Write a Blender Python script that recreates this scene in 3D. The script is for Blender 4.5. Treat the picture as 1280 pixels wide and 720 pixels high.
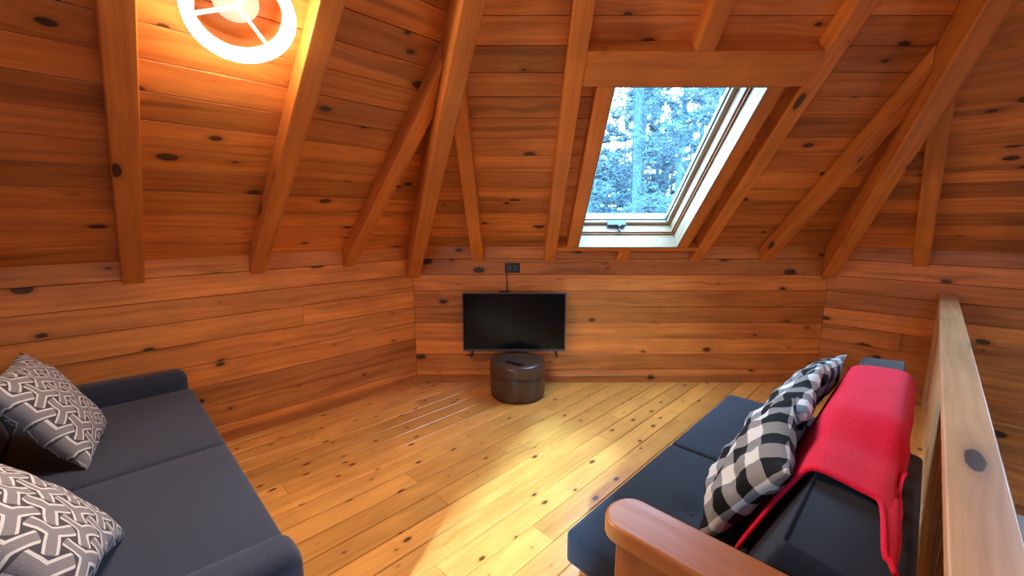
import bpy, bmesh, math, random
from mathutils import Vector, Matrix, noise
R = math.radians
sc = bpy.context.scene
for o in list(bpy.data.objects): bpy.data.objects.remove(o)
C = sc.collection

# ------------------------------------------------------------------ camera, light, exposure
H, D = 1.40, 3.50                       # eye height, distance to the back knee wall
cam = bpy.data.cameras.new('camera'); cam_o = bpy.data.objects.new('camera', cam); C.objects.link(cam_o)
cam.sensor_width = 36; cam.lens = 524 / 1280 * 36; cam.clip_start = .02
cam_o.location = (0, 0, H); cam_o.rotation_euler = (R(90) - math.atan(85 / 524), 0, 0)
sc.camera = cam_o
SKY_COL, SKY_STR = (.58, .76, 1.0), 7.8
SUN_STR, LAMP_STR = 5.0, 118.0
sc.view_settings.view_transform = 'Standard'; sc.view_settings.look = 'None'
sc.view_settings.gamma = 1; sc.view_settings.use_curve_mapping = False
sc.view_settings.exposure = 1.62
wd = bpy.data.worlds.new('overcast_sky'); sc.world = wd; wd.use_nodes = True
bg = wd.node_tree.nodes['Background']; bg.inputs[0].default_value = (*SKY_COL, 1); bg.inputs[1].default_value = SKY_STR
S2 = 2 ** .5
Uv, Vv = Vector((1, 1, 0)) / S2, Vector((-1, 1, 0)) / S2
def P(u, v, z=0): return Uv * u + Vv * v + Vector((0, 0, z))
sun = bpy.data.lights.new('sun', 'SUN'); sun.energy = SUN_STR; sun.angle = R(2.0); sun.color = (.56, .80, 1)
sun_o = bpy.data.objects.new('sun', sun); C.objects.link(sun_o); sun_o.location = (-6, -8, 9)
SUN_DIR = P(4, 2.19, -2.4).normalized()
sun_o.rotation_euler = SUN_DIR.to_track_quat('-Z', 'Y').to_euler()

# ------------------------------------------------------------------ helpers
random.seed(7)
def new_obj(name, me, mat=None, parent=None, M=None):
    o = bpy.data.objects.new(name, me); C.objects.link(o)
    if mat: me.materials.clear(); me.materials.append(mat)
    if parent: o.parent = parent
    if M is not None:
        o.matrix_local = M if parent is None else M
    return o
def mesh(name, vs, fs, mat=None, parent=None, M=None, smooth=False):
    me = bpy.data.meshes.new(name); me.from_pydata([tuple(v) for v in vs], [], fs); me.update()
    if smooth: me.polygons.foreach_set('use_smooth', [True] * len(me.polygons))
    return new_obj(name, me, mat, parent, M)
def from_bm(name, bm, mat=None, parent=None, M=None, smooth=False, fix=True):
    if fix: bmesh.ops.recalc_face_normals(bm, faces=bm.faces)
    me = bpy.data.meshes.new(name); bm.to_mesh(me); bm.free()
    if smooth: me.polygons.foreach_set('use_smooth', [True] * len(me.polygons))
    return new_obj(name, me, mat, parent, M)
def frame(o, x, y, z):
    return Matrix(((x[0], y[0], z[0], o[0]), (x[1], y[1], z[1], o[1]), (x[2], y[2], z[2], o[2]), (0, 0, 0, 1)))
def empty(name, loc=(0, 0, 0), rz=0):
    o = bpy.data.objects.new(name, None); C.objects.link(o); o.empty_display_size = .1
    o.matrix_local = Matrix.Translation(loc) @ Matrix.Rotation(rz, 4, 'Z'); return o
def tag(o, label=None, cat=None, group=None, kind=None):
    if label: o['label'] = label
    if cat: o['category'] = cat
    if group: o['group'] = group
    if kind: o['kind'] = kind
    return o
def rbox(x0, x1, y0, y1, z0, z1, r=.01, seg=2):
    bm = bmesh.new(); bmesh.ops.create_cube(bm, size=1)
    for v in bm.verts:
        v.co = Vector(((x0 + x1) / 2 + v.co.x * (x1 - x0), (y0 + y1) / 2 + v.co.y * (y1 - y0), (z0 + z1) / 2 + v.co.z * (z1 - z0)))
    if r > 0: bmesh.ops.bevel(bm, geom=list(bm.edges), offset=r, segments=seg, affect='EDGES', profile=.5)
    return bm
def sbox(name, dims, mat, parent=None, M=None, r=.01, seg=2, smooth=True):
    o = from_bm(name, rbox(*dims, r, seg), mat, parent, M)
    if smooth and r > 0:
        o.data.polygons.foreach_set('use_smooth', [True] * len(o.data.polygons))
        wn = o.modifiers.new('wn', 'WEIGHTED_NORMAL'); wn.keep_sharp = False
    return o
def tube(bm, pts, rad, n=8, cap=True):
    pts = [Vector(p) for p in pts]; rings = []
    for i, p in enumerate(pts):
        d = (pts[min(i + 1, len(pts) - 1)] - pts[max(i - 1, 0)]).normalized()
        a = d.orthogonal().normalized() if i == 0 else (rings_a - d * rings_a.dot(d)).normalized()
        rings_a = a; b = d.cross(a); r = rad[i] if isinstance(rad, (list, tuple)) else rad
        rings.append([bm.verts.new(p + (a * math.cos(t) + b * math.sin(t)) * r) for t in [2 * math.pi * k / n for k in range(n)]])
    for A, B in zip(rings, rings[1:]):
        for k in range(n): bm.faces.new((A[k], A[(k + 1) % n], B[(k + 1) % n], B[k]))
    if cap: bm.faces.new(rings[0][::-1]); bm.faces.new(rings[-1])
def lathe(prof, n=48):
    vs, fs = [], []
    for r, z in prof: vs += [(r * math.cos(2 * math.pi * k / n), r * math.sin(2 * math.pi * k / n), z) for k in range(n)]
    for i in range(len(prof) - 1):
        for k in range(n): fs.append((i * n + k, i * n + (k + 1) % n, (i + 1) * n + (k + 1) % n, (i + 1) * n + k))
    fs.append(tuple(range(n))[::-1]); fs.append(tuple(range((len(prof) - 1) * n, len(prof) * n)))
    return vs, fs
def clip(poly, a, b, c):                 # keep a*x + b*y <= c
    out = []
    for i in range(len(poly)):
        p, q = poly[i], poly[(i + 1) % len(poly)]; fp, fq = a * p[0] + b * p[1] - c, a * q[0] + b * q[1] - c
        if fp <= 0: out.append(p)
        if (fp < 0 < fq) or (fq < 0 < fp):
            t = fp / (fp - fq); out.append((p[0] + (q[0] - p[0]) * t, p[1] + (q[1] - p[1]) * t))
    return out

# ------------------------------------------------------------------ materials
class NT:
    def __init__(s, name):
        s.m = bpy.data.materials.new(name); s.m.use_nodes = True; s.t = s.m.node_tree; s.t.nodes.clear()
        s.out = s.t.nodes.new('ShaderNodeOutputMaterial'); s.b = s.t.nodes.new('ShaderNodeBsdfPrincipled')
        s.t.links.new(s.b.outputs[0], s.out.inputs[0])
    def n(s, ty, **kw):
        nd = s.t.nodes.new(ty)
        for k, v in kw.items(): setattr(nd, k, v)
        return nd
    def put(s, sock, v):
        if isinstance(v, bpy.types.NodeSocket): s.t.links.new(v, sock)
        elif v is not None: sock.default_value = v
    def math(s, op, a, b=None, c=None, clamp=False):
        nd = s.n('ShaderNodeMath', operation=op, use_clamp=clamp)
        for i, v in enumerate((a, b, c)): s.put(nd.inputs[i], v) if v is not None else None
        return nd.outputs[0]
    def vmath(s, op, a, b=None):
        nd = s.n('ShaderNodeVectorMath', operation=op); s.put(nd.inputs[0], a)
        if b is not None: s.put(nd.inputs[1], b)
        return nd.outputs[0]
    def comb(s, x, y, z=0.0):
        nd = s.n('ShaderNodeCombineXYZ')
        for i, v in enumerate((x, y, z)): s.put(nd.inputs[i], v)
        return nd.outputs[0]
    def sep(s, v):
        nd = s.n('ShaderNodeSeparateXYZ'); s.put(nd.inputs[0], v); return nd.outputs
    def noise(s, vec, scale=1.0, detail=2.0, rough=.5, dim='3D'):
        nd = s.n('ShaderNodeTexNoise', noise_dimensions=dim); s.put(nd.inputs['Vector'], vec)
        nd.inputs['Scale'].default_value = scale; nd.inputs['Detail'].default_value = detail; nd.inputs['Roughness'].default_value = rough
        return nd.outputs[0]
    def ss(s, v, lo, hi, a=0.0, b=1.0):
        nd = s.n('ShaderNodeMapRange', interpolation_type='SMOOTHSTEP'); s.put(nd.inputs[0], v)
        for i, q in enumerate((lo, hi, a, b)): s.put(nd.inputs[i + 1], q)
        return nd.outputs[0]
    def mix(s, f, a, b, mode='MIX'):
        nd = s.n('ShaderNodeMix', data_type='RGBA', blend_type=mode); s.put(nd.inputs[0], f)
        for i, v in ((6, a), (7, b)): s.put(nd.inputs[i], (*v, 1) if isinstance(v, tuple) and len(v) == 3 else v)
        return nd.outputs[2]
    def bump(s, h, dist=.001, st=.5):
        nd = s.n('ShaderNodeBump'); nd.inputs['Strength'].default_value = st; nd.inputs['Distance'].default_value = dist
        s.put(nd.inputs['Height'], h); s.put(s.b.inputs['Normal'], nd.outputs[0])
def wood(name, light, dark, knot=(.045, .016, .008), kx=2.3, ky=4.4, kthr=.45, rough=.38, streak=.55, var=.26, axis=None, coat=0.0, kr=.22):
    s = NT(name)
    tc = s.n('ShaderNodeTexCoord').outputs['Object']; rnd = s.n('ShaderNodeObjectInfo').outputs['Random']
    if axis:                                         # beams: choose which local axes are length and width
        x0, y0, z0 = s.sep(tc); cc = {'x': x0, 'y': y0, 'z': z0}
        tc = s.comb(cc[axis[0]], cc[axis[1]], cc[axis[2]])
    off = s.comb(s.math('MULTIPLY', rnd, 71.3), s.math('MULTIPLY', rnd, 137.7), s.math('MULTIPLY', rnd, 19.1))
    p = s.vmath('ADD', tc, off); x, y, z = s.sep(p)
    yz = s.math('ADD', y, s.math('MULTIPLY', z, .8))
    vo = s.n('ShaderNodeTexVoronoi', voronoi_dimensions='2D', feature='F1')
    s.put(vo.inputs['Vector'], s.comb(s.math('MULTIPLY', x, kx), s.math('MULTIPLY', yz, ky))); vo.inputs['Scale'].default_value = 1
    cr = s.sep(vo.outputs['Color'])
    wob = s.noise(s.comb(s.math('MULTIPLY', x, 30), s.math('MULTIPLY', yz, 30)), 1, 1)
    d = s.math('ADD', vo.outputs['Distance'], s.math('MULTIPLY', s.math('SUBTRACT', wob, .5), .035))
    rad = s.math('MULTIPLY', s.math('MAXIMUM', s.math('SUBTRACT', cr[0], kthr), 0.0), kr)
    core = s.ss(s.math('SUBTRACT', d, rad), -.012, .012, 1, 0)
    halo = s.math('MULTIPLY', s.ss(s.math('SUBTRACT', d, rad), 0, .10, 1, 0), s.math('GREATER_THAN', cr[0], kthr))
    wx = s.noise(s.comb(s.math('MULTIPLY', x, 1.1), s.math('MULTIPLY', yz, 3)), 1, 1)
    yw = s.math('ADD', s.math('ADD', yz, s.math('MULTIPLY', wx, .06)), s.math('MULTIPLY', s.ss(d, 0, .4, 1, 0), .018))
    g1 = s.noise(s.comb(s.math('MULTIPLY', x, 1.0), s.math('MULTIPLY', yw, 34), s.math('MULTIPLY', z, 2)), 1, 3, .6)
    g2 = s.noise(s.comb(s.math('MULTIPLY', x, 5), s.math('MULTIPLY', yw, 190)), 1, 2, .6)
    gs = s.noise(s.comb(s.math('MULTIPLY', x, .8), s.math('MULTIPLY', yw, 11)), 1, 2, .5)
    bl = s.noise(s.comb(s.math('MULTIPLY', x, 3), s.math('MULTIPLY', yz, 5)), 1, 2, .5)
    col = s.mix(s.ss(g1, .28, .82), light, dark)
    col = s.mix(s.math('MULTIPLY', s.ss(g2, .45, .75), .30), col, dark)
    col = s.mix(s.math('MULTIPLY', s.ss(gs, .56, .70), streak), col, tuple(c * .45 for c in dark))
    col = s.mix(s.math('MULTIPLY', halo, .45), col, tuple(c * .6 for c in dark))
    col = s.mix(s.math('MULTIPLY', core, .93), col, knot)
    tone = s.math('MULTIPLY', s.ss(s.math('FRACT', s.math('MULTIPLY', rnd, 7.77)), 0, 1, 1 - var, 1 + var), s.ss(bl, .3, .7, .88, 1.1))
    col = s.mix(1.0, col, s.comb(tone, tone, tone), 'MULTIPLY')
    s.put(s.b.inputs['Base Color'], col)
    s.put(s.b.inputs['Roughness'], s.ss(g1, .3, .7, rough - .05, rough + .08))
    s.b.inputs['Coat Weight'].default_value = coat; s.b.inputs['Coat Roughness'].default_value = .24
    s.bump(s.math('ADD', s.math('MULTIPLY', g1, .7), s.math('MULTIPLY', g2, .3)), .0012, .35)
    return s.m
def plain(name, col, rough=.5, metal=0.0, bump=0, bscale=200, spec=.5, sheen=0.0, vary=0.0, emit=None, emit_str=0):
    s = NT(name); tc = s.n('ShaderNodeTexCoord').outputs['Object']
    nz = s.noise(tc, bscale, 2)
    s.put(s.b.inputs['Base Color'], s.mix(s.ss(nz, .35, .65), tuple(c * (1 - vary) for c in col), tuple(min(1, c * (1 + vary)) for c in col)))
    s.b.inputs['Roughness'].default_value = rough; s.b.inputs['Metallic'].default_value = metal
    s.b.inputs['Specular IOR Level'].default_value = spec; s.b.inputs['Sheen Weight'].default_value = sheen
    if bump: s.bump(nz, bump, .6)
    if emit: s.b.inputs['Emission Color'].default_value = (*emit, 1); s.b.inputs['Emission Strength'].default_value = emit_str
    return s.m
WALL = wood('varnished_wall_pine', (.78, .275, .062), (.52, .142, .027), kthr=.25, kr=.15)
CEIL = wood('varnished_ceiling_pine', (.72, .248, .056), (.47, .127, .024), kthr=.28, kr=.15)
BEAM = wood('varnished_beam_pine', (.74, .248, .047), (.54, .147, .025), kx=2.0, ky=5, kthr=.5, streak=.15, var=.10)
FLOOR = wood('lacquered_floor_pine', (.90, .41, .10), (.70, .26, .048), knot=(.10, .03, .012), kx=4.5, ky=8.5, kthr=.42, kr=.17, rough=.30, streak=.15, var=.14, coat=.8)
RAIL = wood('worn_rail_pine', (.74, .42, .21), (.54, .26, .11), kx=1.6, ky=6, kthr=.5, rough=.42, streak=.2, var=.05)
ARMW = wood('oiled_arm_wood', (.52, .17, .044), (.40, .115, .026), kthr=.97, rough=.36, streak=.1, var=.03)
LINING = wood('pale_lining_pine', (.40, .30, .21), (.30, .20, .12), kx=2, ky=6, kthr=.72, rough=.4, streak=.1, var=.05)
DARKGAP = plain('dark_joint', (.035, .014, .006), .9)
NAVY = plain('dark_futon_fabric', (.009, .014, .030), .75, bump=.0006, bscale=700, sheen=.15, vary=.15, spec=.3)
SLATE = plain('slate_sofa_fabric', (.032, .041, .072), .85, bump=.0008, bscale=600, sheen=.25, vary=.25, spec=.25)
FLEECE = plain('red_fleece', (.88, .012, .05), .9, bump=.0015, bscale=260, sheen=.08, vary=.12, spec=.15)
LEATHER = plain('brown_leather', (.085, .042, .026), .32, bump=.0008, bscale=90, vary=.2)
BLACKP = plain('black_plastic', (.012, .012, .014), .38, vary=.1)
SCREEN = plain('dark_screen', (.004, .004, .005), .20, vary=.05, spec=.2)
GREYM = plain('grey_metal', (.17, .20, .25), .35, .8, vary=.05)
WHITEP = plain('white_enamel', (.82, .82, .80), .4, vary=.02)
BLUEP = plain('blue_grey_plastic', (.05, .10, .17), .45, vary=.05)
PALE = plain('pale_grey_paint', (.55, .55, .53), .6, vary=.05)
BARK = plain('grey_bark', (.020, .056, .080), .95, bump=.02, bscale=14, vary=.4)
LEAF = plain('conifer_green', (.018, .064, .092), .8, bscale=3, vary=.5)
SOIL = plain('leaf_litter', (.03, .04, .045), 1, bscale=4, vary=.3)
def glow(name, col, st):
    s = NT(name); e = s.n('ShaderNodeEmission'); e.inputs[0].default_value = (*col, 1); e.inputs[1].default_value = st
    s.t.links.new(e.outputs[0], s.out.inputs[0]); return s.m
LEDRING = glow('led_diffuser', (1.0, .80, .58), LAMP_STR)
LEDSIDE = glow('led_diffuser_rim', (1.0, .80, .58), LAMP_STR * .12)
LEDINNER = glow('led_diffuser_inner', (1.0, .80, .58), LAMP_STR * .018)
def glass_mat():
    s = NT('tinted_window_glass'); tr = s.n('ShaderNodeBsdfTransparent'); tr.inputs[0].default_value = (.80, .95, 1, 1)
    gl = s.n('ShaderNodeBsdfGlossy'); gl.inputs['Roughness'].default_value = .02
    mx = s.n('ShaderNodeMixShader'); mx.inputs[0].default_value = .05
    s.t.links.new(tr.outputs[0], mx.inputs[1]); s.t.links.new(gl.outputs[0], mx.inputs[2])
    s.t.links.new(mx.outputs[0], s.out.inputs[0]); return s.m
GLASS = glass_mat()
def check_mat():
    s = NT('buffalo_check_cotton'); x, y, z = s.sep(s.n('ShaderNodeTexCoord').outputs['Object'])
    st = lambda a: s.math('GREATER_THAN', s.math('FRACT', s.math('ADD', s.math('MULTIPLY', a, 1 / .108), .27)), .5)
    sx, sy = st(x), st(y); both = s.math('MULTIPLY', sx, sy); one = s.math('SUBTRACT', s.math('ADD', sx, sy), s.math('MULTIPLY', both, 2.0))
    tw = s.math('GREATER_THAN', s.math('FRACT', s.math('MULTIPLY', s.math('ADD', x, y), 260)), .5)
    c = s.mix(one, (.80, .79, .78), s.mix(tw, (.17, .165, .17), (.42, .41, .41))); c = s.mix(both, c, (.012, .012, .014))
    s.put(s.b.inputs['Base Color'], c); s.b.inputs['Roughness'].default_value = .85; s.b.inputs['Specular IOR Level'].default_value = .2
    s.bump(s.noise(s.n('ShaderNodeTexCoord').outputs['Object'], 500, 1), .0005, .5); return s.m
CHECK = check_mat()
def weave_mat():
    s = NT('interlocking_y_print'); x, y, z = s.sep(s.n('ShaderNodeTexCoord').outputs['Object']); k = 1 / .088
    px, py = s.math('ADD', s.math('MULTIPLY', y, k), 50.0), s.math('ADD', s.math('MULTIPLY', x, k), 50.0)
    def cell(ax, ay):
        return (s.math('SUBTRACT', s.math('FLOORED_MODULO', ax, 1.0), .5), s.math('SUBTRACT', s.math('FLOORED_MODULO', ay, 3 ** .5), 3 ** .5 / 2))
    ax, ay = cell(px, py); bx, by = cell(s.math('SUBTRACT', px, .5), s.math('SUBTRACT', py, 3 ** .5 / 2))
    la = s.math('ADD', s.math('MULTIPLY', ax, ax), s.math('MULTIPLY', ay, ay)); lb = s.math('ADD', s.math('MULTIPLY', bx, bx), s.math('MULTIPLY', by, by))
    pick = s.math('LESS_THAN', la, lb)
    sel = lambda a, b: s.math('ADD', b, s.math('MULTIPLY', pick, s.math('SUBTRACT', a, b)))
    qx, qy = sel(ax, bx), sel(ay, by)
    r = s.math('SQRT', s.math('ADD', s.math('MULTIPLY', qx, qx), s.math('MULTIPLY', qy, qy)))
    th = s.math('ARCTAN2', qy, qx)
    f = s.math('SUBTRACT', s.math('FLOORED_MODULO', s.math('ADD', th, math.pi / 3), 2 * math.pi / 3), math.pi / 3)
    along = s.math('MULTIPLY', r, s.math('COSINE', f)); side = s.math('ABSOLUTE', s.math('MULTIPLY', r, s.math('SINE', f)))
    f2 = s.math('SUBTRACT', s.math('FLOORED_MODULO', s.math('ADD', th, 2 * math.pi / 3), 2 * math.pi / 3), math.pi / 3)
    al2 = s.math('MULTIPLY', r, s.math('COSINE', f2)); sd2 = s.math('ABSOLUTE', s.math('MULTIPLY', r, s.math('SINE', f2)))
    own = s.math('LESS_THAN', side, .235); inc = s.math('MULTIPLY', s.math('GREATER_THAN', al2, .34), s.math('SUBTRACT', 1.0, own))
    ln = lambda d: s.math('MULTIPLY', s.ss(d, .105, .12), s.ss(d, .18, .195, 1, 0))
    white = s.math('MAXIMUM', ln(side), s.math('MULTIPLY', ln(sd2), inc))
    band = s.math('MAXIMUM', s.math('LESS_THAN', side, .105), s.math('MULTIPLY', s.math('LESS_THAN', sd2, .105), inc))
    hatch = s.math('GREATER_THAN', s.math('FRACT', s.math('MULTIPLY', s.math('ADD', along, side), 22)), .5)
    c = s.mix(band, (.085, .08, .10), s.mix(hatch, (.17, .155, .18), (.38, .35, .37)))
    c = s.mix(white, c, (.74, .69, .68))
    s.put(s.b.inputs['Base Color'], c); s.b.inputs['Roughness'].default_value = .9; s.b.inputs['Specular IOR Level'].default_value = .2
    s.bump(s.noise(s.n('ShaderNodeTexCoord').outputs['Object'], 450, 1), .0006, .5); return s.m
WEAVE = weave_mat()

# ------------------------------------------------------------------ the octagonal room
X1, X2 = -.832, 2.660
W = X2 - X1; AP = W * (1 + S2) / 2; T22 = math.tan(R(22.5))
CEN = Vector((X1 + W / 2, D - AP, 0))
Z0, TS = 1.177, .833; AL = math.atan(TS); CA, SA = math.cos(AL), math.sin(AL)
UPZ = Vector((0, 0, 1))
class Facet: pass
FAC = []; cur = Vector((X1, D, 0))
for k in range(8):
    f = Facet(); a = R(-45 * k); f.t = Vector((math.cos(a), math.sin(a), 0)); f.o = cur.copy(); cur = cur + f.t * W
    f.i = Vector((f.t.y, -f.t.x, 0))                      # inward
    f.w = f.i * CA + UPZ * SA; f.n = f.i * SA - UPZ * CA  # up the slope, off the ceiling into the room
    f.c = f.o + UPZ * Z0
    FAC.append(f)
BACK, RIGHT, REAR, LEFT = FAC[0], FAC[1], FAC[5], FAC[7]
def cpt(f, t, w, n=0): return f.c + f.t * t + f.w * w + f.n * n
SL = AP / CA                                              # slope length to the apex
RAFT = [W / 2 + k * .6 for k in (-2, -1, 0, 1, 2)]
RAFT_BACK = [RAFT[0], RAFT[1], RAFT[2], RAFT[3] + .02, RAFT[4]]
DEP = .095
HOLES = {0: (1.355, 2.150, .117, 1.51), 1: (1.355, 2.150, .117, 1.51), 5: (W / 2 - .25, W / 2 + .55, 1.05, 2.344)}

def plank_mesh(xa0, xa1, xb0, xb1, w, th=.018, ch=.0022):
    h = w / 2 - .0014; vs = []
    for z, yy in ((-th, h), (-ch, h), (0, h - ch)):
        vs += [(xa0, -yy, z), (xa1, -yy, z), (xb1, yy, z), (xb0, yy, z)]
    fs = [(3, 2, 1, 0)]
    for l in (0, 4):
        for k in range(4): fs.append((l + k, l + (k + 1) % 4, l + 4 + (k + 1) % 4, l + 4 + k))
    fs.append((8, 9, 10, 11))
    me = bpy.data.meshes.new('plank'); me.from_pydata(vs, [], fs); me.update(); return me
def add_plank(parent, M0, y, w, xa, xb, mat, joints=(), gap=.0012):
    """one row between x spans xa (lower edge) and xb (upper edge), cut at joints"""
    cuts = sorted(j for j in joints if max(xa[0], xb[0]) + .12 < j < min(xa[1], xb[1]) - .12)
    la, lb = [xa[0]] + cuts, [xb[0]] + cuts; ra, rb = cuts + [xa[1]], cuts + [xb[1]]
    for a0, b0, a1, b1 in zip(la, lb, ra, rb):
        if min(a1 - a0, b1 - b0) < -.001 or max(a1 - a0, b1 - b0) < .03: continue
        cx = (a0 + b0 + a1 + b1) / 4
        me = plank_mesh(a0 - cx + gap, a1 - cx - gap, b0 - cx + gap, b1 - cx - gap, w)
        o = new_obj('plank', me, mat, parent); o.matrix_local = M0 @ Matrix.Translation((cx, y, 0))
def sheet(name, polys, M, mat, th, parent=None):
    """flat polygons (local xy) extruded to a slab behind z = 0"""
    bm = bmesh.new()
    for p in polys:
        if len(p) < 3: continue
        a = [bm.verts.new((x, y, 0)) for x, y in p]; b = [bm.verts.new((x, y, -th)) for x, y in p]
        bm.faces.new(a); bm.faces.new(b[::-1])
        for i in range(len(a)): j = (i + 1) % len(a); bm.faces.new((a[j], a[i], b[i], b[j]))
    return from_bm(name, bm, mat, parent, M)
def facet_polys(k):
    tri = [(0, 0), (W, 0), (W / 2, SL)]
    if k not in HOLES: return [tri]
    t0, t1, w0, w1 = HOLES[k]
    mid = clip(clip(tri, 0, -1, -w0), 0, 1, w1)
    return [clip(tri, 0, 1, w0), clip(tri, 0, -1, -w1), clip(mid, 1, 0, t0), clip(mid, -1, 0, -t1)]

# ceilings: a deck and its tongue-and-groove planks
CEILS = {}
for k, nm in ((0, 'ceiling_back'), (1, 'ceiling_right'), (7, 'ceiling_left')):
    f = FAC[k]; M = frame(f.c, f.t, f.w, f.n)
    root = sheet(nm, facet_polys(k), frame(f.c - f.n * .018, f.t, f.w, f.n), DARKGAP, .12); tag(root, kind='structure'); CEILS[k] = root
    Mloc = Matrix.Translation((0, 0, .018)); rng = random.Random(20 + k); bw = .1385; y = .004
    while y + bw < SL - .05:
        e0, e1 = y * CA * T22 + .004, (y + bw) * CA * T22 + .004
        js = [r for r in RAFT if rng.random() < .22]
        segs = [((e0, W - e0), (e1, W - e1))]
        if k in HOLES:
            t0, t1, w0, w1 = HOLES[k]
            if y + bw > w0 + .01 and y < w1 - .01: segs = [((e0, t0 - .02), (e1, t0 - .02)), ((t1 + .02, W - e0), (t1 + .02, W - e1))]
        for xa, xb in segs: add_plank(root, Mloc, y + bw / 2, bw, xa, xb, CEIL, js)
        y += bw
for k in (2, 3, 4, 5, 6):
    f = FAC[k]
    o = sheet('ceiling_rear', facet_polys(k), frame(f.c, f.t, f.w, f.n), CEIL, .14); tag(o, kind='structure')
# walls
rows = [.0, .111, .250, .390, .530, .670, .810, .944, 1.079, 1.188]
low = [-.139 * i for i in range(6, 0, -1)]
for k, nm in ((0, 'wall_back'), (1, 'wall_right'), (7, 'wall_left')):
    f = FAC[k]; zb = -.84 if k == 1 else -.05
    root = sheet(nm, [[(-.1, zb), (W + .1, zb), (W + .1, 1.16), (-.1, 1.16)]], frame(f.o - f.i * .018, f.t, UPZ, f.i), DARKGAP, .14); tag(root, kind='structure')
    rng = random.Random(5 + k); Mloc = Matrix.Translation((0, 0, .018))
    for a, b in zip(rows, rows[1:]):
        js = [rng.uniform(.5, W - .4)] if rng.random() < (.0 if k == 0 else .3) else []
        add_plank(root, Mloc, (a + b) / 2, b - a, (.0, W), (.0, W), WALL, js)
    if k == 1:
        zz = low + [0]
        for a, b in zip(zz, zz[1:]): add_plank(root, Mloc, (a + b) / 2, b - a, (.78, W - .004), (.78, W - .004), WALL, [])
    L = .735 if k == 1 else W
    m = .016 * math.tan(R(22.5))
    vs = [(0, 0, 0), (L, 0, 0), (L, .066, 0), (0, .066, 0), (m, 0, .016), (L - (0 if k == 1 else m), 0, .016), (L - (0 if k == 1 else m), .058, .016), (m, .058, .016)]
    bb = mesh('baseboard_' + nm[5:], vs, [(3, 2, 1, 0), (4, 5, 6, 7), (0, 1, 5, 4), (1, 2, 6, 5), (2, 3, 7, 6), (3, 0, 4, 7)], WALL, None, frame(f.o, f.t, UPZ, f.i))
    tag(bb, kind='structure')
for k in (2, 3, 4, 5, 6):
    f = FAC[k]
    tag(sheet('wall_rear', [[(-.1, -.05), (W + .1, -.05), (W + .1, 1.16), (-.1, 1.16)]], frame(f.o, f.t, UPZ, f.i), WALL, .15), kind='structure')
for k in range(8):
    f = FAC[k]
    tag(sheet('wall_lower', [[(0, -2.6), (W, -2.6), (W, -.84 if k == 1 else -.05), (0, -.84 if k == 1 else -.05)]], frame(f.o, f.t, UPZ, f.i), WALL, .15), kind='structure')
# floor in (u, v): octagon with the stairwell cut out
MUV = frame(Vector((0, 0, 0)), Uv, Vv, UPZ)
octo = [(q.dot(Uv), q.dot(Vv)) for q in (f.o for f in FAC)][::-1]
VE = -.175
fl = sheet('floor', [clip(octo, 0, -1, -VE), clip(octo, 0, 1, -2.3), clip(clip(clip(octo, 0, 1, VE), 0, -1, 2.3), 1, 0, -.6)], MUV @ Matrix.Translation((0, 0, -.018)), DARKGAP, .2)
tag(fl, kind='structure')
tag(sheet('floor_lower', [octo], MUV @ Matrix.Translation((0, 0, -2.6)), FLOOR, .1), kind='structure')
bw = .1300; v = 1.168 - 11 * bw; rng = random.Random(3); Ml = Matrix.Translation((0, 0, .018))
VB = (D * S2)
ue = RIGHT.o.dot(Uv)
while v < 3.06:
    v0, v1 = max(v, VE), min(v + bw, 3.061)
    if v1 - v0 > .02:
        e0, e1 = min(ue, VB - v0), min(ue, VB - v1)
        js = []; q = -1.6 + rng.uniform(.2, 2.0)
        while q < 4.2: js.append(q); q += rng.uniform(1.1, 2.4)
        s0, s1 = (max(-4.07, -4.07 + w - .60) for w in (v0, v1))
        add_plank(fl, Ml, (v0 + v1) / 2, v1 - v0 - .0016, (s0, e0), (s1, e1), FLOOR, js)
    v += bw

# rafters, hips, header
def beam(name, f, t0, t1, parent, n1=DEP, w_end=None, w_start=None, mat=BEAM):
    """rafter with a plumb-cut foot on the knee wall; upper end cheek-cut on the hip unless w_end is given"""
    vs = []
    tc = (t0 + t1) / 2
    for t in (t0, t1):
        for n in (0, n1):
            ws = (.001 - n * SA) / CA if w_start is None else w_start
            if w_end is None:
                te = min(t, W - t); d = (te - .052 / math.cos(R(22.5))) / T22
                we = (min(d, AP - .2) - n * SA) / CA
            else: we = w_end
            vs += [(t - tc, ws, n), (t - tc, we, n)]
    fs = [(0, 1, 3, 2), (4, 6, 7, 5), (0, 2, 6, 4), (1, 5, 7, 3), (2, 3, 7, 6), (0, 4, 5, 1)]
    bm = bmesh.new(); vv = [bm.verts.new(q) for q in vs]
    for q in fs: bm.faces.new([vv[i] for i in q])
    bmesh.ops.recalc_face_normals(bm, faces=bm.faces)
    bmesh.ops.bevel(bm, geom=list(bm.edges), offset=.005, segments=2, affect='EDGES', profile=.5)
    o = from_bm(name, bm, mat, parent); o.matrix_local = parent.matrix_world.inverted() @ frame(cpt(f, tc, 0), f.t, f.w, f.n)
    # length axis of the grain is local y
    return o
BEAM_Y = wood('varnished_rafter_pine', (.74, .248, .047), (.54, .147, .025), kx=2.0, ky=5, kthr=.5, streak=.15, var=.10, axis='yxz')
bpy.context.view_layer.update()
HW = .046
for k, rl in ((7, RAFT), (1, RAFT)):
    for i, r in enumerate(rl):
        if k == 1 and i == 2:
            beam('rafter', FAC[k], r - HW, r + HW, CEILS[k], w_end=.07, mat=BEAM_Y); beam('rafter', FAC[k], r - HW, r + HW, CEILS[k], w_start=1.692, mat=BEAM_Y)
        else: beam('rafter', FAC[k], r - HW, r + HW, CEILS[k], mat=BEAM_Y)
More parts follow.
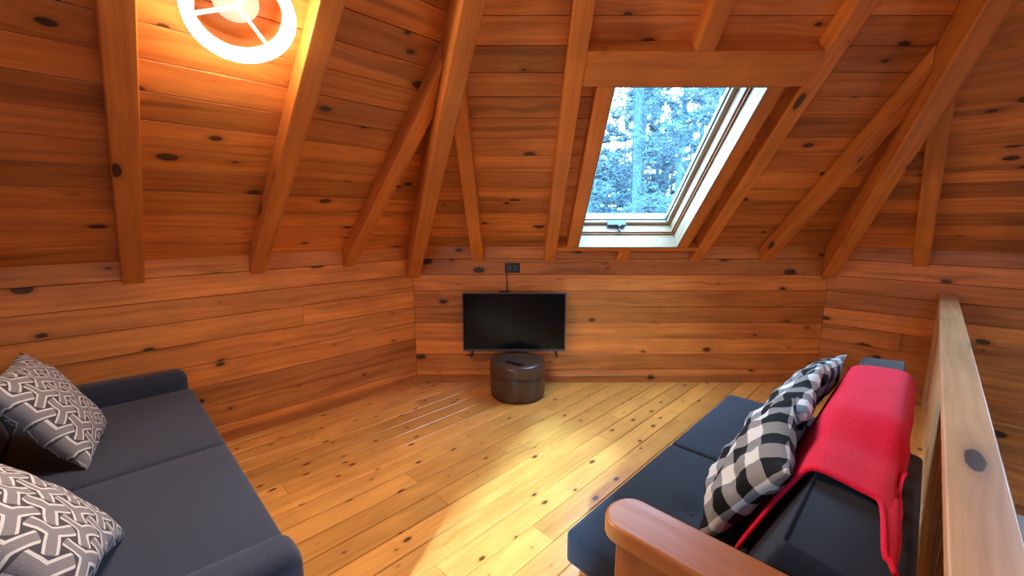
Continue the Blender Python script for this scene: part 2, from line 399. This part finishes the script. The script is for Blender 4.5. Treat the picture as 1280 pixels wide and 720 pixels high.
for i, r in enumerate(RAFT_BACK):
    if i == 2:
        beam('rafter', BACK, r - HW, r + HW, CEILS[0], w_end=.072, mat=BEAM_Y)
        beam('rafter', BACK, r - HW, r + HW, CEILS[0], w_start=1.692, mat=BEAM_Y)
    else: beam('rafter', BACK, r - HW, r + HW, CEILS[0], mat=BEAM_Y)
def hip(f, parent):
    """hip rafter rising from the start corner of facet f to the apex"""
    hd = (CEN - f.o); hd.z = 0; hl = hd.length; hd.normalize(); side = Vector((-hd.y, hd.x, 0))
    slope = AP * TS / hl; sa = math.atan(slope); ax = hd * math.cos(sa) + UPZ * math.sin(sa)
    Mh = frame(f.c, ax, side, ax.cross(side)); inv = Mh.inverted()
    bm = bmesh.new(); vs = []
    for s in (-.05, .05):
        for dz in (.03, -.275):
            for dd in (.0225, hl - .1): vs.append(bm.verts.new(inv @ (f.c + hd * dd + side * s + UPZ * (dd * slope + dz))))
    for q in [(0, 1, 3, 2), (4, 6, 7, 5), (0, 2, 6, 4), (1, 5, 7, 3), (2, 3, 7, 6), (0, 4, 5, 1)]: bm.faces.new([vs[i] for i in q])
    bmesh.ops.recalc_face_normals(bm, faces=bm.faces)
    bmesh.ops.bevel(bm, geom=list(bm.edges), offset=.008, segments=2, affect='EDGES', profile=.5)
    o = from_bm('hip_rafter', bm, BEAM, parent); o.matrix_local = parent.matrix_world.inverted() @ Mh
hip(BACK, CEILS[0]); hip(RIGHT, CEILS[0]); hip(LEFT, CEILS[7]); hip(FAC[2], CEILS[1])

# skylights
def skylight(k, n_id, full=True):
    f = FAC[k]; t0, t1, w0, w1 = HOLES[k]; M = frame(f.c, f.t, f.w, f.n)
    root = empty('window_%d' % n_id); root.matrix_local = M; tag(root, kind='structure')
    bx = lambda nm, a, b, c, d, e, g, m, r=.002, pa=root: sbox(nm, (a, b, c, d, e, g), m, pa, None, r, 1)
    if full:    # header and trimmers carried by the rafters
        par = CEILS[k]; ra, rb = (RAFT_BACK if k == 0 else RAFT)[1] + HW, (RAFT_BACK if k == 0 else RAFT)[3] - HW
        inv = par.matrix_world.inverted() @ M
        for nm, q in (('header_beam', (ra, rb, w1, w1 + .182, .0, DEP)),):
            o = sbox(nm, q, BEAM, par, inv, .004, 2)
        for nm, q in (('trimmer', (t0 - .085, t0, w0 - .002, w1, .0, DEP - .004)), ('trimmer', (t1, t1 + .085, w0 - .002, w1, .0, DEP - .004))):
            sbox(nm, q, BEAM_Y, par, inv, .003, 1)
        sbox('sill_board', (ra, rb, w0 - .044, w0 - .002, .0, DEP), BEAM, par, inv, .003, 1)
    def ring(nm, ins, th, n0, n1, mat):
        a, b, c, d = t0 + ins, t1 - ins, w0 + ins, w1 - ins
        for q, ll in (((a, b, c, c + th), 'x'), ((a, b, d - th, d), 'x'), ((a, a + th, c + th, d - th), 'y'), ((b - th, b, c + th, d - th), 'y')):
            bx(nm, *q, n0, n1, (LINY if ll == 'y' and mat is LINING else mat))
    ring('lining_board', .000, .008, -.035, DEP - .004 if full else .02, LINING)
    ring('groove', .010, .010, -.043, -.030, GROOVE)
    ring('frame_rail', .010, .022, -.110, -.045, LINING)
    ring('groove', .022, .012, -.120, -.110, GROOVE)
    ring('sash_rail', .026, .036, -.165, -.118, LINING)
    ring('gasket', .060, .012, -.172, -.142, GREYM)
    ring('outer_flashing', -.03, .062, -.24, -.167, GREYM)
    bx('pane', t0 + .03, t1 - .03, w0 + .03, w1 - .03, -.172, -.166, GLASS, 0)
    if full and k == 0:
        tm = (t0 + t1) / 2 - .075
        la = bx('latch', tm - .075, tm + .075, w0 + .045, w0 + .07, -.135, -.085, BLUEP, .004)
        bx('latch_plate', tm + .005, tm + .035, w0 + .042, w0 + .072, -.09, -.072, BLUEP, .003, la)
        bm = bmesh.new(); tube(bm, [(tm + .02, w0 + .055, -.085), (tm + .02, w0 + .045, -.055), (tm + .022, w0 + .036, -.035)], [.006, .006, .008], 10)
        from_bm('latch_hook', bm, GREYM, la, None, True)
    pl = bpy.data.lights.new('sky_portal', 'AREA'); pl.shape = 'RECTANGLE'; pl.size, pl.size_y = t1 - t0, w1 - w0; pl.cycles.is_portal = True
    po = bpy.data.objects.new('sky_portal', pl); C.objects.link(po)
    c = cpt(f, (t0 + t1) / 2, (w0 + w1) / 2, -.26); po.matrix_world = frame(c, f.t, -f.w, -f.n)
GROOVE = plain('varnished_groove', (.30, .10, .03), .45, vary=.2)
LINY = wood('pale_lining_pine_long', (.40, .30, .21), (.30, .20, .12), kx=2, ky=6, kthr=.72, rough=.4, streak=.1, var=.05, axis='yxz')
skylight(0, 1); skylight(1, 2); skylight(5, 3, False)

# ------------------------------------------------------------------ ring lamp on the left slope
def ring_lamp(f, t, w, label):
    root = empty('ring_lamp'); root.matrix_local = frame(cpt(f, t, w), f.t, f.w, f.n)
    tag(root, label, 'lamp', 'ring lamps')
    v, q = lathe([(.0735, .0), (.0735, .018), (.069, .026), (.03, .028)]); mesh('ceiling_plate', v, q, WHITEP, root, None, True).data.polygons
    n = 72; ro, ri, z0, z1 = .174, .137, .070, .112; vs, fs = [], []
    prof = [(ri, z0 + .006), (ri, z1 - .004), (ri + .006, z1), (ro - .008, z1), (ro, z1 - .008), (ro, z0 + .008), (ro - .008, z0)]
    for k in range(n):
        a = 2 * math.pi * k / n; vs += [(r * math.cos(a), r * math.sin(a), z) for r, z in prof]
    m = len(prof); f2, f3 = [], []
    for k in range(n):
        for j in range(0, m - 1): (f3 if j == 0 else fs if j < 3 else f2).append((k * m + j, k * m + j + 1, ((k + 1) % n) * m + j + 1, ((k + 1) % n) * m + j))
    lr = mesh('light_ring', vs, fs + f2 + f3, LEDRING, root, None, True); lr.data.materials.append(LEDSIDE); lr.data.materials.append(LEDINNER)
    for i, pg in enumerate(lr.data.polygons): pg.material_index = int(i >= len(fs)) + int(i >= len(fs) + len(f2))
    prof2 = [(ri - .002, z0 - .004), (ri - .002, z0 + .007), (ri - .0004, z0 + .007), (ri - .0004, z0 - .001), (ro - .006, z0 - .001), (ro - .006, z0 - .004)]; vs, fs = [], []
    m = len(prof2)
    for k in range(n):
        a = 2 * math.pi * k / n; vs += [(r * math.cos(a), r * math.sin(a), z) for r, z in prof2]
    for k in range(n):
        for j in range(m): fs.append((k * m + j, k * m + (j + 1) % m, ((k + 1) % n) * m + (j + 1) % m, ((k + 1) % n) * m + j))
    bm = bmesh.new(); vv = [bm.verts.new(q) for q in vs]
    for q in fs: bm.faces.new([vv[i] for i in q])
    from_bm('ring_housing', bm, WHITEP, root, None, False)
    for k in range(3):
        a = R(-42 + 120 * k); Mk = Matrix.Rotation(a, 4, 'Z')
        bm = bmesh.new(); pts = [Vector((.0, 0, .030)), Vector((.012, 0, .046)), Vector((.138, 0, .088))]
        tube(bm, pts, .0075, 6); from_bm('spoke', bm, WHITEP, root, Mk, False)
    bm = bmesh.new(); tube(bm, [(0, 0, .026), (0, 0, .055)], .012, 16); from_bm('hub', bm, WHITEP, root, None, False)
ring_lamp(LEFT, W - 1.425, 1.225 / CA - .03, 'white ring shaped ceiling lamp with three spokes, lit, on the sloping ceiling')
ring_lamp(FAC[3], 1.425, 1.225 / CA, 'added ring shaped fill lamp, out of view on the slope over the stairs')  # unseen second lamp, added behind the camera as fill light

# ------------------------------------------------------------------ television, ottoman, socket
def television():
    root = empty('television', (X1 + .85, D - .105, 0)); tag(root, 'flat black television hung low on the plank wall above the ottoman', 'television')
    w, z0, z1 = .425, .318, .812
    sbox('back_shell', (-w + .01, w - .01, -.012, .045, z0 + .012, z1 - .01), BLACKP, root, None, .012, 2)
    sbox('screen', (-w + .008, w - .008, -.0205, -.012, z0 + .018, z1 - .009), SCREEN, root, None, .001, 1)
    be = lambda q: sbox('bezel', q, BEZEL, root, None, .002, 1)
    be((-w, w, -.024, .0, z1 - .009, z1)); be((-w, w, -.024, .0, z0, z0 + .018)); be((-w, -w + .008, -.024, .0, z0 + .018, z1 - .009)); be((w - .008, w, -.024, .0, z0 + .018, z1 - .009))
    for s in (-1, 1):

        bm = bmesh.new(); x = s * (w - .075)
        tube(bm, [(x, .01, z0 + .01), (x + s * .002, -.005, z0 - .02), (x + s * .006, -.05, z0 - .045)], [.009, .008, .006], 8)
        tube(bm, [(x, .012, z0 + .01), (x + s * .002, .03, z0 - .02), (x + s * .006, .07, z0 - .045)], [.009, .008, .006], 8)
        from_bm('foot', bm, BLACKP, root)
    sbox('wall_bracket', (-.12, .12, .045, .103, .48, .66), BLACKP, root, None, .004, 1)
    sbox('maker_badge', (w - .05, w - .028, -.0252, -.0238, z0 + .007, z0 + .011), GREYM, root, None, 0)

BEZEL = plain('bezel_plastic', (.045, .055, .075), .35, vary=.05)
television()
def ottoman():
    root = empty('ottoman', (.045, D - .262, 0)); tag(root, 'round brown leather ottoman with lid, below the television', 'ottoman')
    Rr = .218
    prof = [(Rr - .02, .012), (Rr - .004, .02), (Rr, .035), (Rr + .003, .10), (Rr + .001, .17), (Rr - .004, .196), (Rr - .010, .2)]
    v, q = lathe(prof, 64); mesh('body', v, q, LEATHER, root, None, True)
    prof = [(Rr - .012, .2005), (Rr + .003, .2035), (Rr + .005, .212), (Rr + .005, .255), (Rr + .001, .275), (Rr - .012, .291), (Rr - .035, .299), (Rr - .08, .302), (.06, .296), (.012, .290)]
    v, q = lathe(prof, 64); mesh('lid', v, q, LEATHER, root, None, True)
    for z, r in ((.2035, Rr + .005), (.285, Rr - .004), (.016, Rr - .005)):
        bm = bmesh.new(); pts = [(r * math.cos(a), r * math.sin(a), z) for a in [2 * math.pi * k / 64 for k in range(65)]]; tube(bm, pts, .003, 6, False)
        from_bm('piping', bm, LEATHER, root, None, True)
    for a in (45, 135, 225, 315):
        sbox('glide', (.13 * math.cos(R(a)) - .015, .13 * math.cos(R(a)) + .015, .13 * math.sin(R(a)) - .015, .13 * math.sin(R(a)) + .015, 0, .013), BLACKP, root, None, .002, 1)
ottoman()
def remote():
    root = empty('remote_control', (.025, D - .39, .3035), R(-38)); tag(root, 'small black remote control lying on the brown ottoman', 'remote control')
    sbox('body', (-.075, .075, -.02, .02, 0, .014), BLACKP, root, None, .005, 2)
    for i in range(5):
        for j in (-1, 0, 1): sbox('button', (-.06 + i * .022, -.05 + i * .022, j * .011 - .004, j * .011 + .004, .013, .0155), BEZEL, root, None, .001, 1)
remote()
def outlet():
    x, z = X1 + .8355, 1.003
    root = empty('wall_socket', (x, D, z)); tag(root, 'black double wall socket plate above the television', 'socket')
    sbox('plate', (-.062, .062, -.007, .001, -.040, .040), BLACKP, root, None, .003, 1)
    for s in (-1, 1):
        r = sbox('receptacle', (s * .026 - .018, s * .026 + .018, -.0095, -.006, -.026, .026), BEZEL, root, None, .003, 1)
    o = empty('power_cord', (x, D, z)); 
    bm = bmesh.new(); tube(bm, [(-.045, -.012, -.01), (-.05, -.024, -.05), (-.046, -.012, -.11), (-.044, -.008, -.19), (-.04, -.01, -.24)], .0035, 8)
    C.objects.unlink(o); bpy.data.objects.remove(o)
    o = from_bm('power_cord', bm, BLACKP, None, Matrix.Translation((x, D, z)), True); tag(o, 'thin black power cord hanging from the wall socket behind the television', 'cord')
outlet()

# ------------------------------------------------------------------ cushions
def pillow_mesh(sx, sy, th, seed, n=30, wr=.006):
    vs, fs = [], []
    rng = random.Random(seed); ph = [rng.uniform(0, 6.28) for _ in range(6)]
    for side in (1, -1):
        for j in range(n + 1):
            for i in range(n + 1):
                a, b = 2 * i / n - 1, 2 * j / n - 1
                prof = max(0, (1 - abs(a) ** 2.4) * (1 - abs(b) ** 2.4)) ** .5
                px = a * (1 - .075 * (1 - b * b)) * sx / 2; py = b * (1 - .075 * (1 - a * a)) * sy / 2
                z = side * prof * th / 2
                p = Vector((a * 2.2 + seed, b * 2.2, side * 3.1))
                edge = 1 - max(abs(a), abs(b))
                z += (noise.noise(p) * wr * 1.5 + noise.noise(p * 2.7) * wr * .8) * (1 if edge > .02 else .4)
                z += side * wr * math.sin(9 * (a + b) + ph[0]) * max(0, abs(a * b)) * prof
                px += noise.noise(p + Vector((9, 0, 0))) * wr * (1 if edge < .3 else .3); py += noise.noise(p + Vector((0, 9, 0))) * wr
                if edge < 1e-6: z = noise.noise(Vector((a * 2.2 + seed, b * 2.2, 0))) * wr
                vs.append((px, py, z))
    N = (n + 1) ** 2
    idx = lambda s, i, j: (j * (n + 1) + i) if (s == 0 or i in (0, n) or j in (0, n)) else N + j * (n + 1) + i
    for s in (0, 1):
        for j in range(n):
            for i in range(n):
                q = (idx(s, i, j), idx(s, i + 1, j), idx(s, i + 1, j + 1), idx(s, i, j + 1)); fs.append(q if s == 0 else q[::-1])
    return vs, fs
def pillow(name, c, up, nrm, size, th, seed, mat, label, group, roll=0, wr=.006):
    n = Vector(nrm).normalized(); y = Vector(up); y = (y - n * y.dot(n)).normalized(); x = y.cross(n)
    uvw = lambda q: Uv * q.x + Vv * q.y + UPZ * q.z
    M = frame(P(*c), uvw(x), uvw(y), uvw(n)) @ Matrix.Rotation(R(roll), 4, 'Z')
    v, f = pillow_mesh(size[0], size[1], th, seed, wr=wr)
    bm = bmesh.new(); vv = [bm.verts.new(q) for q in v]
    for q in f: bm.faces.new([vv[i] for i in q])
    bmesh.ops.delete(bm, geom=[w for w in bm.verts if not w.link_faces], context='VERTS')
    o = from_bm(name, bm, mat, None, M, True); tag(o, label, 'pillow', group)
    return o
# ------------------------------------------------------------------ slate sofa at the left
def soft_box(x0, x1, y0, y1, z0, z1, r=.04, seg=4, crown=.0, sub=1):
    bm = rbox(x0, x1, y0, y1, z0, z1, r, seg)
    if sub:
        big = [e for e in bm.edges if e.calc_length() > .12]
        bmesh.ops.subdivide_edges(bm, edges=big, cuts=9, use_grid_fill=True)
    cx, cy = (x0 + x1) / 2, (y0 + y1) / 2
    if crown:
        for v in bm.verts:
            if v.co.z > z1 - r * .6:
                a, b = (v.co.x - cx) / (x1 - x0) * 2, (v.co.y - cy) / (y1 - y0) * 2
                v.co.z += crown * max(0, 1 - a * a) * max(0, 1 - b * b)
    return bm
def sofa():
    root = empty('sofa', P(-.1, 2.05, 0), R(45)); tag(root, 'slate grey fabric sofa with low padded arms and patterned pillows', 'sofa')
    sbox('base', (-.42, .375, -.86, .86, .09, .30), SLATE, root, None, .02, 2)
    for s in (-1, 1):
        y0, y1 = (-.845, -.002) if s < 0 else (.002, .845)
        from_bm('seat_cushion', soft_box(-.25, .415, y0, y1, .295, .462, .022, 4, .006), SLATE, root, None, True)
        Mb = Matrix.Translation((-.27, 0, .40)) @ Matrix.Rotation(R(-12), 4, 'Y')
        from_bm('back_cushion', soft_box(-.17, .02, y0, y1, .0, .40, .05, 4), SLATE, root, Mb, True)
        ya, yb = (-.99, -.85) if s < 0 else (.85, .985)
        bm = soft_box(-.44, .405, ya, yb, .085, .555, .045, 5)
        for v in bm.verts:
            if v.co.z > .3: v.co.z += max(0, .405 - v.co.x) * .035 * (v.co.z - .3) / .25
        from_bm('arm', bm, SLATE, root, None, True)
        for x in (-.36, .33): 
            bm = bmesh.new(); tube(bm, [(x, s * .9, .0), (x, s * .9, .092)], [.018, .026], 12); from_bm('leg', bm, BLACKP, root)
    Mb = Matrix.Translation((-.40, 0, .1)) @ Matrix.Rotation(R(-8), 4, 'Y')
    sbox('back_frame', (-.05, .03, -.85, .85, 0, .62), SLATE, root, Mb, .02, 2)
sofa()
pillow('throw_pillow', (-.182, 2.412, .655), (-.49, .07, .87), (.86, -.12, .49), (.455, .455), .15, 3, WEAVE,
       'grey and white geometric print pillow beside the far sofa arm', 'patterned pillows on the slate sofa', 0)
pillow('throw_pillow', (-.215, 1.480, .688), (-.64, .32, .70), (.75, .06, .66), (.47, .47), .15, 8, WEAVE,
       'grey and white geometric print pillow beside the near sofa arm', 'patterned pillows on the slate sofa', 0)

# ------------------------------------------------------------------ dark futon with a wooden arm at the right
FU0, FU1, FUM = .95, 2.44, 1.695
def futon():
    root = empty('futon', P(1.69, .35, 0), R(45)); tag(root, 'dark navy futon with wooden armrest and tufted seat beside the railing', 'futon')
    X = lambda u: u - 1.69
    Y = lambda v: v - .35
    for a, b in ((FU0, FUM - .002), (FUM + .002, FU1)):
        bm = soft_box(X(a), X(b), Y(.19), Y(.715), .325, .44, .02, 4, .004)
        cx, cy = (X(a) + X(b)) / 2, Y(.47)
        bmesh.ops.subdivide_edges(bm, edges=[e for e in bm.edges if e.calc_length() > .03 and all(v.co.z > .42 for v in e.verts)], cuts=1, use_grid_fill=True)
        for v in bm.verts:
            if v.co.z > .40:
                r2 = (v.co.x - cx) ** 2 + (v.co.y - cy) ** 2; v.co.z -= .018 * math.exp(-r2 / .0016) + .004 * math.exp(-r2 / .012)
        o = from_bm('seat_mattress', bm, NAVY, root, None, True)
        bm = bmesh.new(); bmesh.ops.create_uvsphere(bm, u_segments=12, v_segments=6, radius=.011)
        from_bm('tuft_button', bm, NAVY, o, Matrix.Translation((cx, cy, .424)) @ Matrix.Diagonal((1, 1, .4, 1)), True)
    # the two halves of the back: the near one is let down a notch
    prof_far = [(.285, .43), (.165, .785), (.02, .80), (.09, .44)]
    prof_near = [(.285, .43), (.155, .735), (-.058, .70), (.06, .40)]
    for (a, b), pr in (((FU0, FUM - .003), prof_near), ((FUM + .003, FU1), prof_far)):
        bm = bmesh.new(); A = [bm.verts.new((X(a), Y(v), z)) for v, z in pr]; B = [bm.verts.new((X(b), Y(v), z)) for v, z in pr]
        bm.faces.new(A); bm.faces.new(B[::-1])
        for i in range(4): j = (i + 1) % 4; bm.faces.new((A[j], A[i], B[i], B[j]))
        bmesh.ops.recalc_face_normals(bm, faces=bm.faces)
        bmesh.ops.bevel(bm, geom=list(bm.edges), offset=.018, segments=3, affect='EDGES', profile=.5)
        o = from_bm('back_mattress', bm, NAVY, root, None, True)
        bm = bmesh.new(); q = pr[1]; tube(bm, [(X(a + .02), Y(q[0] - .004), q[1] - .002), (X(b - .02), Y(q[0] - .004), q[1] - .002)], .004, 6)
        from_bm('piping', bm, NAVY, o, None, True)
    sbox('seat_rail', (X(FU0), X(FU1 - .04), Y(.62), Y(.66), .24, .33), ARMW, root, None, .006, 2)
    sbox('seat_rail', (X(FU0), X(FU1 - .04), Y(.16), Y(.20), .24, .33), ARMW, root, None, .006, 2)
    for i in range(5):
        u = FU0 + .18 + i * .28; sbox('seat_slat', (X(u), X(u + .06), Y(.2), Y(.62), .305, .325), ARMW, root, None, .003, 1)
    for v in (.18, .64): sbox('leg', (X(2.32), X(2.39), Y(v - .03), Y(v + .03), 0, .24), ARMW, root, None, .006, 2)
    # arm board with rounded front, post and end panel
    bm = bmesh.new(); u0, u1, zt, zb = .79, .925, .692, .645; pts = []
    vf = .505
    for k in range(13):
        a = math.pi * k / 12; pts.append((u0 + .0675 + .0675 * math.cos(a), vf - .055 + .055 * math.sin(a)))
    pts = [(u1, -.02)] + pts + [(u0, -.02)]
    t = [bm.verts.new((X(u), Y(v), zt)) for u, v in pts]; b = [bm.verts.new((X(u), Y(v), zb)) for u, v in pts]
    bm.faces.new(t); bm.faces.new(b[::-1])
    for i in range(len(t)): j = (i + 1) % len(t); bm.faces.new((t[j], t[i], b[i], b[j]))
    bmesh.ops.recalc_face_normals(bm, faces=bm.faces)
    bmesh.ops.bevel(bm, geom=[e for e in bm.edges if abs(e.verts[0].co.z - e.verts[1].co.z) < 1e-6], offset=.009, segments=3, affect='EDGES', profile=.5)
    o = from_bm('armrest', bm, ARM_Y, root, None, True); wn = o.modifiers.new('wn', 'WEIGHTED_NORMAL')
    sbox('arm_post', (X(.815), X(.90), Y(.30), Y(.462), .0, .646), ARM_Z, root, None, .006, 2)
    sbox('arm_post', (X(.815), X(.90), Y(.0), Y(.10), .0, .646), ARM_Z, root, None, .006, 2)
    sbox('end_panel', (X(.84), X(.88), Y(.10), Y(.30), .16, .60), ARM_Z, root, None, .004, 1)
    sbox('end_rail', (X(.845), X(.95), Y(.46), Y(.66), .24, .32), ARMW, root, None, .004, 1)
ARM_Y = wood('oiled_arm_wood_across', (.52, .17, .044), (.40, .115, .026), kthr=.97, rough=.33, streak=.1, var=.03, axis='yxz')
ARM_Z = wood('oiled_arm_wood_upright', (.42, .115, .03), (.32, .08, .02), kthr=.97, rough=.36, streak=.1, var=.03, axis='zxy')
futon()
GP = 'checked pillows on the navy futon'
up0, n0 = (-.04, -.64, .76), (-.06, .76, .64)
pillow('checked_pillow', (2.13, .340, .640), (.0, -.50, .86), (.10, .86, .50), (.43, .42), .13, 21, CHECK, 'black and white checked pillow at the end of the futon row', GP, 3, .009)
pillow('checked_pillow', (1.77, .350, .635), (.0, -.52, .85), (-.12, .84, .53), (.42, .42), .13, 33, CHECK, 'black and white checked pillow between the two other checked pillows', GP, -5, .011)
pillow('checked_pillow', (1.41, .335, .625), (-.10, -.50, .86), (-.22, .82, .50), (.41, .40), .13, 47, CHECK, 'black and white checked pillow beside the wooden armrest', GP, 2, .011)

def blanket():
    pf = [(.298, .46), (.262, .56), (.225, .67), (.185, .765), (.165, .788), (.12, .797), (.06, .802), (.018, .800), (-.004, .775), (-.012, .73), (-.010, .66), (-.006, .59)]
    pn = [(.300, .46), (.262, .55), (.222, .64), (.180, .725), (.158, .752), (.115, .752), (.07, .742), (.03, .736), (.006, .728), (-.006, .722), (-.014, .718), (-.020, .716)]
    ns, nu = (len(pf) - 1) * 3, 60; bm = bmesh.new(); G = []
    def samp(p, s):
        x = s * (len(p) - 1); i = min(int(x), len(p) - 2); t = x - i
        g = lambda k: p[max(0, min(k, len(p) - 1))]
        return [.5 * (2 * g(i)[c] + (g(i + 1)[c] - g(i - 1)[c]) * t + (2 * g(i - 1)[c] - 5 * g(i)[c] + 4 * g(i + 1)[c] - g(i + 2)[c]) * t * t + (3 * g(i)[c] - g(i - 1)[c] - 3 * g(i + 1)[c] + g(i + 2)[c]) * t ** 3) for c in (0, 1)]
    for j in range(nu + 1):
        row = []
        for i in range(ns + 1):
            s = i / ns; ua = 1.215 + .05 * math.sin(s * 3.1) - .19 * (lambda q: q * q * (3 - 2 * q))(min(1, max(0, (s - .66) / .16))); ub = 2.19 + .02 * math.sin(s * 4)
            u = ua + (ub - ua) * j / nu
            k = min(1, max(0, (u - 1.46) / .22)); k = k * k * (3 - 2 * k)
            a, b = samp(pn, s), samp(pf, s); v, z = a[0] + (b[0] - a[0]) * k, a[1] + (b[1] - a[1]) * k
            w = noise.noise(Vector((u * 5, s * 4, 1.3))) * .006 + noise.noise(Vector((u * 2.3, s * 9, 4))) * .004
            z += abs(w) + .004; v += w * .5
            if s > .82: v += noise.noise(Vector((u * 4, 7, s))) * .010
            row.append(bm.verts.new(P(u, v, z)))
        G.append(row)
    for j in range(nu):
        for i in range(ns): bm.faces.new((G[j][i], G[j][i + 1], G[j + 1][i + 1], G[j + 1][i]))
    root = from_bm('blanket', bm, FLEECE, None, None, True)
    so = root.modifiers.new('so', 'SOLIDIFY'); so.thickness = .007; so.offset = 1
    tag(root, 'bright red fleece blanket draped over the futon back', 'blanket')

    bm = bmesh.new(); me = root.data
    idx = [i for i in range(ns + 1)]
    pts = [me.vertices[i].co + UPZ * .003 for i in idx]; tube(bm, pts, .006, 8)
    from_bm('hem', bm, FLEECE, root, None, True)
blanket()

# ------------------------------------------------------------------ guard rail along the stairwell
def guard_rail():
    root = empty('guard_rail', P(0, 0, 0), R(45)); tag(root, 'pine guard rail with wide flat top beside the stairwell', 'railing')
    va, vb = -.163, -.072; ue_ = ue - .003; us = -.9
    sbox('handrail', (us, ue_, va, vb, .838, .880), RAIL, root, None, .005, 2)
    sbox('sub_rail', (us, ue_, -.135, -.098, .76, .838), RAIL, root, None, .004, 1)
    sbox('bottom_rail', (us, ue_, -.137, -.098, .06, .13), RAIL, root, None, .004, 1)
    u = us + .10
    me = None
    while u < ue_ - .06:
        if me is None:
            b0 = sbox('baluster', (-.019, .019, -.019, .019, .13, .76), RAIL_Z, root, Matrix.Translation((u, -.117, 0)), .003, 1); me = b0.data
        else:
            o = new_obj('baluster', me, None, root, Matrix.Translation((u, -.117, 0)))
        u += .115
    for q in (ue_ - .045, us + .02): sbox('newel_post', (q - .045, q + .045, -.16, -.075, 0, .838), RAIL_Z, root, None, .005, 2)
RAIL_Z = wood('worn_rail_pine_upright', (.74, .42, .21), (.54, .26, .11), kx=1.6, ky=6, kthr=.5, rough=.42, streak=.2, var=.08, axis='zxy')
guard_rail()
f = RIGHT
lg = sbox('stairwell_ledge', (1.20, 2.6, -1.62, -.62, .002, 1.1), PALE, None, frame(f.o, f.t, UPZ, f.i), .01, 2)
tag(lg, 'pale grey ledge down in the stairwell against the plank wall', 'ledge')

# ------------------------------------------------------------------ the wood outside the skylight
gr = sheet('ground', [[(-40, 0), (60, 0), (60, 70), (-40, 70)]], frame(Vector((0, D + .6, -2.9)), Vector((1, 0, 0)), Vector((0, 1, 0)), UPZ), SOIL, .3); tag(gr, kind='structure')
def tree(x, y, h, r, seed, nleaf, spread, low, label, lsz=1.0):
    rng = random.Random(seed); root = empty('pine_tree', (x, y, -2.9)); tag(root, label, 'tree', 'trees outside the skylight')
    bm = bmesh.new(); lean = rng.uniform(-.012, .012)
    tr = [(lean * z + .04 * math.sin(z * .5 + seed), .03 * math.sin(z * .4), z) for z in [h * i / 10 for i in range(11)]]
    tube(bm, tr, [r * (1 - .75 * i / 10) for i in range(11)], 10); from_bm('trunk', bm, BARK, root, None, True)
    bm = bmesh.new(); tips = []
    for i in range(34):
        z = h * rng.uniform(low, .98); a = rng.uniform(0, 6.283); L = spread * rng.uniform(.4, 1) * (1.15 - z / h * .75)
        p0 = Vector((lean * z, 0, z)); d = Vector((math.cos(a), math.sin(a), rng.uniform(-.25, .45)))
        pts = [p0 + d * L * t + Vector((0, 0, .12 * L * math.sin(t * 3 + i))) for t in (0, .33, .66, 1)]
        tube(bm, pts, [.022, .016, .010, .004], 5); tips.append(pts)
        for q in range(4):
            c = pts[1].lerp(pts[3], rng.random()); e = c + Vector((rng.uniform(-.6, .6), rng.uniform(-.6, .6), rng.uniform(-.2, .5)))
            tube(bm, [c, (c + e) / 2 + Vector((0, 0, .05)), e], [.008, .005, .002], 4); tips.append([c, c, (c + e) / 2, e])
    tag(from_bm('branches', bm, BARK, root, None, False), kind='stuff')
    vs, fs = [], []
    for _ in range(nleaf):
        pts = rng.choice(tips); c = pts[1].lerp(pts[3], rng.uniform(.1, 1.05)) + Vector((rng.gauss(0, .10), rng.gauss(0, .10), rng.gauss(0, .07)))
        a = Vector((rng.gauss(0, 1), rng.gauss(0, 1), rng.gauss(0, .6))).normalized(); b = a.orthogonal().normalized()
        s = rng.uniform(.05, .13) * lsz; k = len(vs); vs += [c - a * s, c + b * s * .28, c + a * s, c - b * s * .28]; fs.append((k, k + 1, k + 2, k + 3))
    o = mesh('foliage', vs, fs, LEAF, root); tag(o, kind='stuff')
TL = ['tall straight pine with a bare lower trunk outside the skylight', 'bushy young pine low in the wood outside the skylight', 'dense leafy tree far back in the wood outside the skylight']
TREES = [(3.55, 12.0, 17, .15, 1), (4.85, 12.6, 16, .11, 2), (6.6, 13.6, 18, .20, 3), (2.75, 15, 17, .12, 4), (7.9, 16.5, 18, .16, 5), (5.3, 19, 19, .17, 6), (9.6, 20, 19, .18, 7), (3.9, 21, 18, .16, 8),
         (7.2, 24, 20, .2, 9), (11.5, 25, 20, .2, 10), (5.6, 28, 21, .22, 11), (9.0, 30, 21, .22, 12), (13.5, 31, 21, .2, 13)]
for x, y, h, r, s in TREES: tree(x, y, h, r, s, 4200, 2.2 + y * .03, .25, TL[0], .8 + y * .02)
for x, y, h, r, s in [(4.2, 17, 7, .07, 31), (6.0, 17.5, 7.5, .07, 32), (8.4, 19, 7, .07, 33), (3.2, 18.5, 7.5, .07, 34), (7.1, 21, 8, .08, 35), (10.3, 23, 8, .08, 36)]:
    tree(x, y, h, r, s, 4200, 1.7, .15, TL[1], 1.3)
for i in range(11):
    rr = random.Random(60 + i); y = 34 + 3.2 * (i % 4) + rr.uniform(-1, 1); x = y * (.15 + .037 * i)
    tree(x, y, 15 + rr.uniform(-2, 3), .18, 70 + i, 6500, 3.6, .12, TL[2], 2.2)
